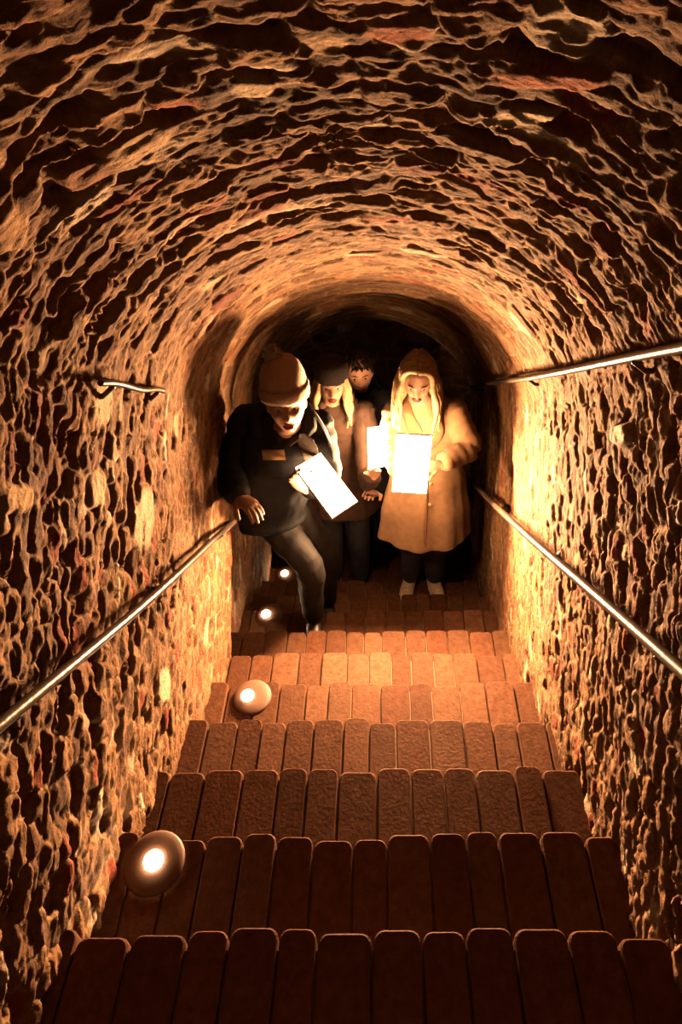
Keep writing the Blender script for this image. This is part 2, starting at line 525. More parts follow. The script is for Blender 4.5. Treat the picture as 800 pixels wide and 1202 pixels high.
# ------------------------------------------------------------------ uplights let into the treads
GLOW = (1.0, 0.50, 0.22)
M_LENS = glow('lit_lens', (1.0, 0.60, 0.32), 170.0)
LAMP_LABELS = {1: 'round glowing step light nearest the camera, on a black tread by the left wall',
               4: 'round step light in a brown dish on the brightly lit bricks, second from the camera',
               7: 'round step light beside the black trouser leg of the man in the beanie',
               10: 'farthest small step light, low at the left wall behind the man'}
for k, (px, py) in {1: (181, 1012), 4: (296, 818), 7: (316, 722), 10: (337, 674)}.items():
    z = nose(k).z + .004
    # the point of the tread seen at (px,py)
    dr = P(px, py, 1.0); t = z / dr.z; c = dr * t
    th = thing('step_light', c, LAMP_LABELS[k], 'step light', 'round step lights along the left wall')
    vs, fs = [], []
    pr = [(.0, .010), (.027, .010), (.045, .0085), (.060, .006), (.070, .003), (.075, .000), (.076, -.006)]
    S = 32
    for r, h in pr:
        for j in range(S):
            a = 2 * PI * j / S
            vs.append(c + V3(max(r, .001) * math.cos(a), max(r, .001) * math.sin(a), h))
    for i in range(len(pr) - 1):
        for j in range(S):
            q = (j + 1) % S
            fs.append((i * S + j, (i + 1) * S + j, (i + 1) * S + q, i * S + q))
    link('dish', mesh('dish', vs, fs), M_DISH, th)
    lc = c + V3(-.018 if k > 1 else 0, 0, .0085)
    vs, fs = [], []
    pr = [(.0245, .0), (.024, .004), (.019, .009), (.011, .0125), (.001, .0135)]
    for r, h in pr:
        for j in range(S):
            a = 2 * PI * j / S
            vs.append(lc + V3(r * math.cos(a), r * math.sin(a), h))
    for i in range(len(pr) - 1):
        for j in range(S):
            q = (j + 1) % S
            fs.append((i * S + j, i * S + q, (i + 1) * S + q, (i + 1) * S + j))
    link('lens', mesh('lens', vs, fs), M_LENS, th)

# ------------------------------------------------------------------ handrails
def rail(label, a, b, r, brackets, side, group=None, bend=True):
    a, b = Vector(a), Vector(b)
    th = thing('handrail', b, label, 'handrail', group)
    pts, rad = [], []
    d = (b - a)
    n = 24
    for i in range(n + 1):
        t = i / n
        q = a + d * t
        q = q + Vector((.004 * math.sin(5 * t + side), 0, .005 * math.sin(9 * t)))
        pts.append(q); rad.append(r)
    if bend:
        pts.append(b + d.normalized() * .03 + Vector((side * .02, 0, -.01))); rad.append(r * .95)
        pts.append(b + d.normalized() * .04 + Vector((side * .06, 0, -.02))); rad.append(r * .9)
    solid('pipe', [ring_tube(pts, rad, seg=14)], M_RAIL, th)
    for t in brackets:
        q = a + d * t
        w = Vector((side * .12, 0, -.035))
        solid('bracket', [ring_tube([q + Vector((0, 0, -r * .9)), q + Vector((side * .03, 0, -.035)), q + w], [.007, .007, .008], seg=10),
                          ring_tube([q + w * .55 + V3(0, 0, -.018), q + w * .55 + V3(side * .006, 0, -.018)], [.022, .022], seg=14)], M_IRON, th)
    return th
rail('long lower handrail on the left wall beside the man in the black jacket', W(-.605, .55, -.518), W(-.622, 2.93, -.495), .0115, (.25, .6, .9), -1)
rail('long lower handrail on the right wall, running down to the woman in the camel coat', W(.555, .6, -.50), W(.56, 4.4, -.458), .0135, (.2, .45, .72, .93), 1)
rail('upper handrail high on the right wall, rising to the picture edge', W(.565, .6, .105), W(.575, 4.25, .125), .012, (.25, .55, .85), 1)
rail('short upper handrail high on the left wall, half in shadow', W(-.63, 1.55, .055), W(-.655, 2.08, .048), .008, (.12, .85), -1, bend=False)

# ------------------------------------------------------------------ lit sheets
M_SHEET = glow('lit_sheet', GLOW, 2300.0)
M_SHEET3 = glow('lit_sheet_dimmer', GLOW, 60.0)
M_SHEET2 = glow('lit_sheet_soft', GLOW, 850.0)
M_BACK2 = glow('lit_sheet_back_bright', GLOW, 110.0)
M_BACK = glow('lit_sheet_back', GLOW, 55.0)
def sheet(corners, label, mfront, lines, mark, group=None, back=M_BACK):
    """corners world: top-left, top-right, bottom-right, bottom-left (as seen)"""
    tl, tr, br, bl = (Vector(c) for c in corners)
    c = (tl + tr + br + bl) / 4
    ex = ((tr - tl) + (br - bl)).normalized(); ey0 = ((tl - bl) + (tr - br)).normalized()
    n = ex.cross(ey0).normalized(); ey = n.cross(ex).normalized()
    wd = ((tr - tl).length + (br - bl).length) / 2; ht = ((tl - bl).length + (tr - br).length) / 2
    if n.y > 0: n = -n
    th = thing('illuminated_sheet', c, label, 'lit sheet', group)
    def box(cc, w_, h_, d_):
        vs = []
        for sz in (-.5, .5):
            for sx, sy in ((-.5, -.5), (.5, -.5), (.5, .5), (-.5, .5)):
                vs.append(cc + ex * sx * w_ + ey * sy * h_ + n * sz * d_)
        return vs, [(0, 3, 2, 1), (4, 5, 6, 7), (0, 1, 5, 4), (1, 2, 6, 5), (2, 3, 7, 6), (3, 0, 4, 7)]
    t = .010
    edges = [box(c + ey * ht / 2, wd + .006, .004, t), box(c - ey * ht / 2, wd + .006, .004, t), box(c + ex * wd / 2, .004, ht, t), box(c - ex * wd / 2, .004, ht, t)]
    f = solid('edge_frame', edges, M_FRAME, th); f.data.polygons.foreach_set('use_smooth', [False] * len(f.data.polygons))
    f = solid('front_page', [box(c + n * .003, wd - .002, ht - .002, .003)], mfront, th); f.data.polygons.foreach_set('use_smooth', [False] * len(f.data.polygons))
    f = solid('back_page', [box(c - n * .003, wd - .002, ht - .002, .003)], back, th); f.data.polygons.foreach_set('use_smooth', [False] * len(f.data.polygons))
    pr = []
    for (x, y, l) in lines:
        pr.append(box(c + n * .0049 + ex * (x * wd) + ey * (y * ht), l * wd, .0034, .0006))
    if pr:
        f = solid('printed_lines', pr, M_INK, th); f['label'] = 'thin faint lines of print'; f.data.polygons.foreach_set('use_smooth', [False] * len(f.data.polygons))
    if mark:
        x, y = mark
        pr = [box(c + n * .0049 + ex * (x * wd + i * .006) + ey * (y * ht + (i % 2) * .002), .004, .005, .0006) for i in range(-1, 2)]
        f = solid('printed_mark', pr, M_INK, th); f['label'] = 'small grey mark at the foot of the page'; f.data.polygons.foreach_set('use_smooth', [False] * len(f.data.polygons))
    return th

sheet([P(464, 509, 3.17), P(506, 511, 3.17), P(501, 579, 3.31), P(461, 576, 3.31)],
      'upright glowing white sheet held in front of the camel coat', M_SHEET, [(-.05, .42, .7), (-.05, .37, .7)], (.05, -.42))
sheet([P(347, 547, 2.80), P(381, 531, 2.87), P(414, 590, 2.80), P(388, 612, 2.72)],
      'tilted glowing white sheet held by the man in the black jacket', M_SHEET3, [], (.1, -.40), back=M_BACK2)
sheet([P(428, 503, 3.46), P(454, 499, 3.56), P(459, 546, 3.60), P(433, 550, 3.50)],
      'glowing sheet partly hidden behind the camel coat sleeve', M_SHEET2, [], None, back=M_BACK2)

# ------------------------------------------------------------------ people
def basis(fwd, up):
    f = Vector(fwd).normalized(); u = Vector(up); x = f.cross(u).normalized(); u = x.cross(f)
    m = Matrix((x, f, u)).transposed()          # columns: right, forward, up
    return m

def gs(x, c, s): return math.exp(-((x - c) / s) ** 2)

def head_shape(c, R, k=1.0, female=False):
    nu, nv = 56, 44
    vs, fs = [], []
    for i in range(nv + 1):
        th = PI * i / nv
        for j in range(nu):
            a = 2 * PI * j / nu
            s = max(math.sin(th), .015)
            x, y, z = math.cos(a) * s, math.sin(a) * s, math.cos(th)
            X, Y, Z = x * .074, y * .094, z * .118
            if Z < 0:
                q = -Z / .118
                X *= 1 - .34 * q ** 1.6
                Y = Y * (1 - .22 * q ** 2) + (.012 * q if y > 0 else .02 * q)
            if y > 0.1:
                fr = min(1, (y - .1) * 2.2)
                Y -= .006 * fr * (1 - abs(x)) * (1 if abs(Z) < .07 else 0) * .5
                Y += fr * .024 * gs(X, 0, .011) * (max(0, min(1, (.022 - Z) / .05)) if Z > -.032 else gs(Z, -.032, .009))
                Y += fr * .006 * gs(abs(X), .013, .007) * gs(Z, -.030, .009)
                Y -= fr * .011 * gs(abs(X), .031, .014) * gs(Z, .006, .011)
                Y += fr * .006 * gs(abs(X), .028, .02) * gs(Z, .026, .008)
                Y += fr * .005 * gs(abs(X), .042, .016) * gs(Z, -.018, .016)
                Y += fr * .006 * gs(X, 0, .020) * gs(Z, -.058, .010)
                Y -= fr * .004 * gs(X, 0, .016) * gs(Z, -.074, .006)
                Y += fr * .009 * gs(X, 0, .022) * gs(Z, -.096, .014)
            vs.append(Vector(c) + R @ (Vector((X, Y, Z)) * k))
    for i in range(nv):
        for j in range(nu):
            q = (j + 1) % nu
            fs.append((i * nu + j, (i + 1) * nu + j, (i + 1) * nu + q, i * nu + q))
    fs.append(tuple(range(nu))); fs.append(tuple(nv * nu + j for j in range(nu))[::-1])
    return vs, fs

def hand(wr, d, nrm, side=1, curl=.5, k=1.0, spread=1.0):
    """wr wrist, d finger direction, nrm palm facing, side: thumb side (+1 = d x nrm)"""
    wr = Vector(wr); d = Vector(d).normalized(); n = Vector(nrm); n = (n - d * n.dot(d)).normalized(); t = d.cross(n).normalized() * side
    parts = []
    palm = [wr, wr + d * .03 * k, wr + d * .065 * k, wr + d * .088 * k]
    parts.append(ring_tube(palm, [(.024 * k, .018 * k), (.034 * k, .016 * k), (.040 * k, .015 * k), (.037 * k, .012 * k)], xax=t, seg=16))
    for i, (off, ln, r) in enumerate(((.028, .070, .0088), (.0095, .078, .0092), (-.0095, .073, .0088), (-.027, .058, .0078))):
        base = wr + d * .078 * k + t * off * k
        p = base; dd = (d + t * off * 2.2 * spread).normalized(); pts = [p - dd * .02 * k]; pts.append(p); rr = [r * k, r * k]
        ang = 0
        for s, frac in enumerate((.46, .31, .26)):
            ang += curl * (.75 if s else .55)
            v = dd * math.cos(ang) + n * math.sin(ang)
            p = p + v * ln * frac * k; pts.append(p); rr.append(r * k * (.94 - .09 * s))
        parts.append(ring_tube(pts, rr, seg=10))
    b = wr + d * .022 * k + t * .022 * k
    v1 = (d * .62 + t * .72 + n * .25).normalized(); v2 = (d * .85 + t * .25 + n * (.3 + curl * .4)).normalized()
    parts.append(ring_tube([b - v1 * .01, b + v1 * .036 * k, b + v1 * .036 * k + v2 * .028 * k, b + v1 * .036 * k + v2 * .05 * k], [.0135 * k, .0115 * k, .0098 * k, .0085 * k], seg=10))
    return parts

def make_body(parent, J, R, female=False, k=1.0, hands=()):
    """one continuous figure"""
    X = J['sx']
    parts = [head_shape(J['head'], R, k)]
    hb = Vector(J['head'])
    # ears
    for s in (-1, 1):
        parts.append(ellipsoid(hb + R @ (Vector((s * .074, -.008, -.004)) * k), .009, .018, .03, R))
    nb = Vector(J['neck'])
    parts.append(ring_tube([hb + R @ Vector((0, -.018, -.05)), hb + R @ Vector((0, -.022, -.10)), nb, nb * .7 + Vector(J['chest']) * .3], [.05, .049, .055, .06], seg=18))
    sl, sr = Vector(J['shL']), Vector(J['shR'])
    ch, pe = Vector(J['chest']), Vector(J['pelvis'])
    parts.append(stube([nb * .8 + ch * .2, ch * .45 + nb * .55, ch, (ch + pe) / 2, pe], [(.06, .05), (.13, .085), (.15, .10), (.13, .095), (.155, .11)], xax=X, seg=22))
    parts.append(ring_tube([sl, (sl + sr) / 2 + (ch - nb) * .05, sr], [.05, .06, .05], seg=14))
    for a, b, c in (('shL', 'elL', 'wrL'), ('shR', 'elR', 'wrR')):
        parts.append(stube([J[a], (Vector(J[a]) + Vector(J[b])) / 2, J[b], (Vector(J[b]) * .6 + Vector(J[c]) * .4), J[c]], [.050, .043, .036, .037, .024], seg=14))
    for a, b, c in (('hiL', 'knL', 'anL'), ('hiR', 'knR', 'anR')):
        parts.append(stube([J[a], (Vector(J[a]) + Vector(J[b])) / 2, J[b], (Vector(J[b]) * .65 + Vector(J[c]) * .35), J[c]], [.085, .073, .052, .055, .036], seg=16))
    for s, tk in (('anL', 'toL'), ('anR', 'toR')):
        a, t = Vector(J[s]), Vector(J[tk]); d = (t - a); d.z = 0
        hl = a - d.normalized() * .045; hl.z = a.z - .045
        tt = Vector(t); tt.z = a.z - .055
        parts.append(ring_tube([hl, a + V3(0, 0, -.035), (hl + tt) / 2 + V3(0, 0, .004), tt], [(.03, .028), (.036, .036), (.040, .026), (.034, .015)], xax=X, seg=14))
    for h in hands: parts += h
    o = fused('body', parts, M_SKIN, parent, voxel=.0048, smooth=2)
    return o

def face_parts(body_parent, J, R, mouth='open', k=1.0, eyes=True):
    c = Vector(J['head'])
    def q(x, y, z): return c + R @ (Vector((x, y, z)) * k)
    for s in (-1, 1):
        e = solid('eye', [ellipsoid(q(s * .031, .066, .006), .0125, .0125, .0095, R)], M_EYEW, body_parent)
        solid('iris', [ellipsoid(q(s * .031, .0755, .004), .0056, .0035, .0056, R)], M_EYED, e) if False else None
        solid('iris', [ellipsoid(q(s * .031, .0765, .005), .0062, .0030, .0062, R)], M_EYED, body_parent)
        solid('eyebrow', [ring_tube([q(s * .014, .088, .024), q(s * .030, .086, .030), q(s * .047, .072, .024)], [.0028, .0034, .0022], seg=8)], M_BROW, body_parent)
    if mouth == 'open':
        solid('mouth', [ellipsoid(q(0, .0885, -.061), .021, .006, .009, R)], M_MOUTH, body_parent)
        solid('lips', [ring_tube([q(-.024, .083, -.059), q(-.011, .092, -.0515), q(0, .094, -.053), q(.011, .092, -.0515), q(.024, .083, -.059)], [.002, .0035, .0035, .0035, .002], seg=8),
                       ring_tube([q(-.024, .083, -.060), q(-.012, .091, -.070), q(.012, .091, -.070), q(.024, .083, -.060)], [.002, .0045, .0045, .002], seg=8)], M_LIP, body_parent)
    else:
        solid('lips', [ring_tube([q(-.024, .083, -.060), q(-.010, .092, -.057), q(.010, .092, -.057), q(.024, .083, -.060)], [.002, .0045, .0045, .002], seg=8),
                       ring_tube([q(-.021, .084, -.063), q(0, .092, -.067), q(.021, .084, -.063)], [.002, .0045, .002], seg=8)], M_LIP, body_parent)

def sleeve(J, a, b, c, r0, r1, r2, short=.0, fold=.05):
    A, B, Cc = Vector(J[a]), Vector(J[b]), Vector(J[c])
    end = Cc + (B - Cc).normalized() * short
    f = lambda i, t: 1 + fold * math.sin(i * 1.9 + 2 * math.sin(t))
    return stube([A, A * .5 + B * .5, B, B * .5 + end * .5, end], [r0, (r0 + r1) / 2, r1, (r1 + r2) / 2, r2], seg=20, sub=6, fold=f)

def shoes(parent, J, m, ms, long=.0):
    for s, tk in (('anL', 'toL'), ('anR', 'toR')):
        a, t = Vector(J[s]), Vector(J[tk]); d = (t - a); d.z = 0; d.normalize()
        X = d.cross(V3(0, 0, 1))
        z0 = a.z - .082
        hl = a - d * .055; tt = Vector((t.x, t.y, 0))
        def at(p, z): return Vector((p.x, p.y, z))
        mid = (hl + tt) / 2
        sh = fused('shoe', [ring_tube([at(a, a.z + .035), at(a, a.z), at(a, z0 + .035)], [.046, .045, .040], seg=16),
                            stube([at(hl, z0 + .040), at(a, z0 + .043), at(mid, z0 + .042), at(tt - d * .03, z0 + .032), at(tt, z0 + .024)],
                                  [(.030, .032), (.038, .036), (.043, .032), (.042, .024), (.030, .016)], xax=X, seg=18)], m, parent, .005, 2)
        so = stube([at(hl, z0 + .010), at(mid, z0 + .009), at(tt, z0 + .010)], [(.033, .010), (.046, .009), (.034, .009)], xax=X, seg=18)
        solid('sole', [so], ms, parent)
        if m is M_SHOE:
            for q in (.35, .5, .65):
                p = a * (1 - q) + tt * q; zz = z0 + .078 - .028 * q
                solid('lace', [ring_tube([at(p - X * .022, zz - .006), at(p, zz + .002), at(p + X * .022, zz - .006)], [.0035] * 3, seg=8)], M_STRAP, parent)

def trousers(parent, J, m, r=(.105, .082, .064), cuff=.03):
    X = J['sx']
    parts = [stube([Vector(J['pelvis']) + (Vector(J['chest']) - Vector(J['pelvis'])) * .25, J['pelvis'], (Vector(J['hiL']) + Vector(J['hiR'])) / 2 - V3(0, 0, .05)], [(.16, .12), (.175, .13), (.15, .12)], xax=X, seg=22)]
    for a, b, c in (('hiL', 'knL', 'anL'), ('hiR', 'knR', 'anR')):
        e = Vector(J[c]) + (Vector(J[b]) - Vector(J[c])).normalized() * cuff
        f = lambda i, t: 1 + .035 * math.sin(i * 2.1 + 3 * math.sin(t))
        parts.append(stube([J[a], (Vector(J[a]) + Vector(J[b])) / 2, J[b], (Vector(J[b]) + e) / 2, e], [r[0], (r[0] + r[1]) / 2, r[1], (r[1] + r[2]) / 2, r[2]], seg=20, sub=6, fold=f))
    return fused('trousers', parts, m, parent, .007, 2, (.004, 14, .5))

def hair_long(parent, J, R, m, length=.26, n=90, seed=1, fringe=True, sides=(-1, 1), vol=1.0, fwd=.05, top=1.0):
    """combed locks that start at the parting, follow the skull and hang to the shoulders"""
    rr = random.Random(seed); c = Vector(J['head'])
    parts = []
    def q(x, y, z): return c + R @ Vector((x, y, z))
    # skull cap under the locks
    cap = []
    vs, fs = ellipsoid((0, 0, 0), .081 * vol, .098, .112 * top, None, 32, 22)
    vs = [q(v.x, v.y - .016, v.z + .014) for v in vs if True]
    keep = [i for i, v in enumerate(vs)]
    parts.append((vs, fs))
    for i in range(n):
        s = sides[i % len(sides)]
        t = rr.random()                       # 0 front .. 1 back
        ang = t * PI * .93 + .05               # azimuth from the front
        x0, y0 = .008 * s, .07 - .15 * t
        pts = []
        rx, ry = .084 * vol, .102
        az = s * (.98 + t * 2.0)
        ex, ey = math.sin(az) * rx * 1.02, math.cos(az) * ry - .012
        for k in range(5):
            f = k / 4
            a = f * PI / 2
            x = x0 * (1 - math.sin(a)) + ex * math.sin(a)
            y = y0 * (1 - math.sin(a)) + ey * math.sin(a)
            z = .014 + .110 * top * math.cos(a) * (1 - .10 * abs(2 * t - .9))
            pts.append(q(x, y, z))
        hang = length * rr.uniform(.75, 1.1)
        last = pts[-1]; wv = rr.uniform(0, 6)
        for k in range(1, 7):
            f = k / 6
            p = last + V3(0, 0, -hang * f)
            p += (R @ V3(ex * .28, 0, 0)) * math.sin(f * PI * .6) * (1.0)
            p += V3(.012 * math.sin(wv + f * 6), -fwd * f * (1 - t) , 0)
            pts.append(p)
        parts.append(stube(pts, [rr.uniform(.010, .015)] * 4 + [.014] * 3 + [.012, .010, .008, .004], seg=8, sub=2))
    return solid('hair', parts, m, parent)

def knit_hat(parent, J, R, m, height=.17, cuff=True, pompom=None, k=1.0, lift=.0):
    c = Vector(J['head']) + R @ V3(0, 0, lift)
    def q(x, y, z): return c + R @ (Vector((x, y, z)) * k)
    S = 56
    prof = [(.094, .030), (.098, .05), (.099, .085), (.095, .115), (.082, height * .5 + .06), (.060, height - .005), (.030, height + .008), (.004, height + .011)]
    vs, fs = [], []
    for i, (r, z) in enumerate(prof):
        for j in range(S):
            a = 2 * PI * j / S; rb = 1 + (.022 if j % 2 else 0)
            vs.append(q(r * rb * math.cos(a) * .93, r * rb * math.sin(a) * 1.10 - .012, z))
    for i in range(len(prof) - 1):
        for j in range(S):
            n = (j + 1) % S
            fs.append((i * S + j, i * S + n, (i + 1) * S + n, (i + 1) * S + j))
    h = solid('knitted_hat', [(vs, fs)], m, parent)
    if cuff:
        pc = [(.095, .020), (.104, .020), (.108, .035), (.108, .062), (.104, .074), (.096, .074)]
        vs, fs = [], []
        for i, (r, z) in enumerate(pc):
            for j in range(S):
                a = 2 * PI * j / S; rb = 1 + (.03 if j % 2 else 0)
                vs.append(q(r * rb * math.cos(a) * .93, r * rb * math.sin(a) * 1.10 - .012, z + .003 * math.sin(2 * a)))
        for i in range(len(pc) - 1):
            for j in range(S):
                n = (j + 1) % S
                fs.append((i * S + j, i * S + n, (i + 1) * S + n, (i + 1) * S + j))
        solid('hat_cuff', [(vs, fs)], m, h)
        h.children[0].location = (0, 0, 0)
    if pompom:
        rr = random.Random(5); pc = q(*pompom)
        parts = [ellipsoid(pc, .030, .030, .027)]
        for i in range(150):
            d = Vector((rr.gauss(0, 1), rr.gauss(0, 1), rr.gauss(0, 1))).normalized()
            parts.append(ring_tube([pc + d * .02, pc + d * rr.uniform(.036, .044)], [.005, .002], seg=5))
        po = solid('pompom', parts, M_FUZZ, h); po.location = (0, 0, 0); po['label'] = 'fluffy cream pompom'
    return h

CAMDIR = V3(0, -1, 0)
# --- woman in the camel coat ------------------------------------------------
FOOT[0] = 9
wo = thing('person', onstep(.27, 3.36, -3.004), 'woman with long blond hair in a knee-length camel coat, looking down at her glowing sheet', 'person')
J = dict(sx=V3(1, 0, 0), head=onstep(.200, 3.255, -1.430), neck=onstep(.222, 3.315, -1.585), chest=onstep(.255, 3.34, -1.76), pelvis=onstep(.275, 3.37, -2.13),
         shL=onstep(.092, 3.33, -1.655), shR=onstep(.405, 3.33, -1.66), elL=P(459, 524, 3.52), wrL=P(466, 556, 3.40), elR=P(550, 526, 3.50), wrR=P(518, 545, 3.37),
         hiL=onstep(.20, 3.37, -2.18), hiR=onstep(.35, 3.37, -2.18), knL=onstep(.195, 3.33, -2.55), knR=onstep(.335, 3.34, -2.55),
         anL=onstep(.195, 3.385, -2.922), anR=onstep(.350, 3.385, -2.922), toL=onstep(.155, 3.245, -2.98), toR=onstep(.375, 3.245, -2.98))
R = basis(V3(-.06, -.95, -.22), V3(0, -.3, 1))
hl = hand(J['wrL'], P(470, 560, 3.36) - Vector(J['wrL']) + V3(.03, -.05, 0), V3(1, -.4, .3), 1, .75, .9)
hr = hand(J['wrR'], P(500, 548, 3.33) - Vector(J['wrR']), V3(-.5, -1, .2), -1, .55, .9)
wb = make_body(wo, J, R, True, .97, (hl, hr))
face_parts(wo, J, R, 'open', .97)
hair_long(wo, J, R, M_BLOND, .25, 130, 3)
trousers(wo, J, M_DENIM, (.095, .07, .058), .02)
shoes(wo, J, M_SHOE, M_SOLE)
ch, pe, nb = Vector(J['chest']), Vector(J['pelvis']), Vector(J['neck'])
def coatfold(i, a):
    g = max(0, (i - 14)) / 22.0
    return 1 + .055 * g * math.sin(a * 7 + 1.0) + .03 * g * math.sin(a * 11 + 2)
coat = [stube([nb + V3(.002, .01, -.005), onstep(.235, 3.335, -1.66), ch, onstep(.265, 3.36, -1.95), pe + V3(0, 0, .0), onstep(.27, 3.355, -2.33), onstep(.265, 3.345, -2.50)],
              [(.075, .065), (.175, .10), (.190, .128), (.185, .13), (.215, .155), (.25, .175), (.265, .185)], xax=V3(1, 0, 0), seg=64, sub=6, fold=coatfold, flat=True),
        ring_tube([onstep(.11, 3.335, -1.665), onstep(.245, 3.33, -1.625), onstep(.385, 3.335, -1.67)], [.062, .07, .062], seg=16),
        sleeve(J, 'shL', 'elL', 'wrL', .072, .062, .048, .02), sleeve(J, 'shR', 'elR', 'wrR', .075, .066, .050, .03)]
co = fused('camel_coat', coat, M_CAMEL, wo, .0065, 2, (.006, 9, .45))
# lapels, placket, cuffs and buttons
def front(x, z, out=0.0):
    """point on the coat front"""
    t = (z + 1.62) / (-2.50 + 1.62); t = min(max(t, 0), 1)
    ry = [.10, .128, .13, .155, .175, .185]; i = min(int(t * 5), 4); f = t * 5 - i
    r = ry[i] * (1 - f) + ry[i + 1] * f
    return onstep(x, 3.352 - r * math.sqrt(max(0, 1 - ((x - .26) / .25) ** 2)) - out, z)
pl = solid('placket', [stube([front(.262, z, .003) for z in (-1.78, -1.95, -2.15, -2.35, -2.49)], [(.009, .003)] * 5, xax=V3(1, 0, 0), seg=10)], M_CAMELD, wo)
for s in (-1, 1):
    solid('lapel', [stube([nb + V3(s * .062, .02, .012), nb + V3(s * .070, -.055, -.035), front(.25 + s * .055, -1.72, .012), front(.255 + s * .01, -1.83, .010)], [(.018, .010), (.026, .010), (.038, .008), (.008, .006)], xax=V3(1, -.2, 0), seg=14)], M_CAMELD, wo)
for z in (-1.9, -2.03, -2.16):
    solid('button', [ring_tube([front(.285, z, .006), front(.285, z, .010)], [.011, .011], seg=14)], M_CAMELD, wo)
# --- man in the knitted hat -------------------------------------------------
FOOT[0] = 7
mo = thing('person', nose(7) + V3(-.34, -.15, 0), 'man in beige pompom beanie and black jacket, leaning forward with a tilted sheet', 'person')
J = dict(sx=V3(1, .03, 0), head=P(336, 474, 2.76), neck=P(331, 503, 2.87), chest=P(324, 536, 2.97), pelvis=P(317, 592, 3.30),
         shL=P(289, 492, 2.95), shR=P(371, 497, 2.96), elL=P(270, 563, 2.93), wrL=P(280, 582, 2.74), elR=P(383, 562, 3.00), wrR=P(361, 575, 2.86),
         hiL=P(305, 592, 3.33), hiR=P(338, 594, 3.36), knL=P(362, 664, 3.27), knR=P(382, 648, 3.58),
         anL=P(368, 721, 3.62), anR=P(383, 700, 3.92), toL=Vector(P(368, 721, 3.62)) + V3(.01, -.15, 0), toR=Vector(P(383, 700, 3.92)) + V3(.03, -.15, 0))
J['anL'].z = nose(7).z + .082; J['anR'].z = nose(8).z + .082
for a_, t_ in (('anL', 'toL'), ('anR', 'toR')): J[t_].z = J[a_].z
R = basis(V3(.14, -.97, .20), V3(-.06, 0, 1))
hl = hand(J['wrL'], V3(.10, -.10, .0), V3(.1, -.3, -1), -1, .45, 1.0)
hr = hand(J['wrR'], P(350, 563, 2.82) - Vector(J['wrR']), V3(.6, -1, .1), 1, .6, 1.0)
make_body(mo, J, R, False, 1.0, (hl, hr))
face_parts(mo, J, R, 'open', 1.0)
knit_hat(mo, J, R, M_KNIT, .185, True, (.026, -.005, .205), lift=.012)
trousers(mo, J, M_BLACKT, (.098, .070, .056), .03)
shoes(mo, J, M_BSHOE, M_BSHOE)
ch, pe, nb = Vector(J['chest']), Vector(J['pelvis']), Vector(J['neck'])
jf = lambda i, a: 1 + .022 * math.sin(i * 1.35)
jk = [stube([nb + V3(0, .01, -.01), nb * .5 + ch * .5, ch, ch * .5 + pe * .5, pe, pe + V3(.01, -.02, -.10)], [(.08, .07), (.165, .105), (.185, .125), (.18, .13), (.172, .138), (.165, .135)], xax=J['sx'], seg=40, sub=6, fold=jf, flat=True),
      ring_tube([Vector(J['shL']) + V3(.01, 0, 0), nb * .6 + ch * .4 + V3(0, 0, .03), Vector(J['shR']) - V3(.01, 0, 0)], [.07, .085, .07], seg=18),
      sleeve(J, 'shL', 'elL', 'wrL', .078, .070, .050, .01), sleeve(J, 'shR', 'elR', 'wrR', .078, .068, .048, .02)]
fused('jacket', jk, M_BLACK, mo, .007, 2, (.007, 11, .6))
# hood bunched behind the head and collar
hp = []
for i in range(13):
    a = PI * (i / 12) * 1.36 - PI * .18
    hp.append(nb + V3(math.cos(a) * .105, math.sin(a) * .085 + .02, .015 + .045 * math.sin(a)))
solid('hood', [ring_tube(hp, [.032] + [.045] * 11 + [.032], seg=16)], M_BLACK, mo)
sc_ = solid('scarf', [stube([nb + V3(.04, -.085, -.02), P(350, 512, 2.82), P(361, 524, 2.84), P(366, 540, 2.87)], [(.008, .005), (.024, .006), (.036, .006), (.034, .006)], xax=V3(1, 0, .3), seg=20)], M_GREY, mo)
sc_['label'] = 'dull grey scarf end'
bt = Vector((ch - nb)).normalized()
bc = P(321, 534, 2.80)
bx = V3(1, 0, 0); by = (V3(0, -.12, 1)).normalized(); bn = bx.cross(by)
vs = []
for sz in (-.002, .002):
    for sx, sy in ((-.5, -.5), (.5, -.5), (.5, .5), (-.5, .5)):
        vs.append(bc + bx * sx * .092 + by * sy * .058 + bn * sz)
bd = solid('name_badge', [(vs, [(0, 3, 2, 1), (4, 5, 6, 7), (0, 1, 5, 4), (1, 2, 6, 5), (2, 3, 7, 6), (3, 0, 4, 7)])], M_BADGE, mo)
bd['label'] = 'orange-tan rectangular badge on the chest'
solid('strap', [stube([P(367, 482, 2.88), P(374, 492, 2.86), P(382, 506, 2.87), P(388, 520, 2.90)], [(.008, .004)] * 4, seg=10)], M_STRAP, mo)

# --- second woman behind the man -------------------------------------------
FOOT[0] = 10
so = thing('person', onstep(-.24, 3.56, -3.153), 'person in dark hat and brown coat with long blond hair, behind the beanie man', 'person')
J = dict(sx=V3(1, 0, 0), head=onstep(-.272, 3.52, -1.575), neck=onstep(-.262, 3.57, -1.70), chest=onstep(-.25, 3.60, -1.87), pelvis=onstep(-.23, 3.62, -2.25),
         shL=onstep(-.415, 3.58, -1.775), shR=onstep(-.095, 3.58, -1.775), elL=onstep(-.44, 3.52, -2.03), wrL=onstep(-.33, 3.36, -2.07), elR=P(432, 560, 3.78), wrR=P(438, 560, 3.64),
         hiL=onstep(-.31, 3.62, -2.30), hiR=onstep(-.15, 3.62, -2.30), knL=onstep(-.31, 3.55, -2.70), knR=onstep(-.13, 3.54, -2.70),
         anL=onstep(-.30, 3.60, -3.071), anR=onstep(-.13, 3.58, -3.071), toL=onstep(-.31, 3.46, -3.1), toR=onstep(-.12, 3.44, -3.1))
R = basis(V3(.12, -.97, .12), V3(.04, -.1, 1))
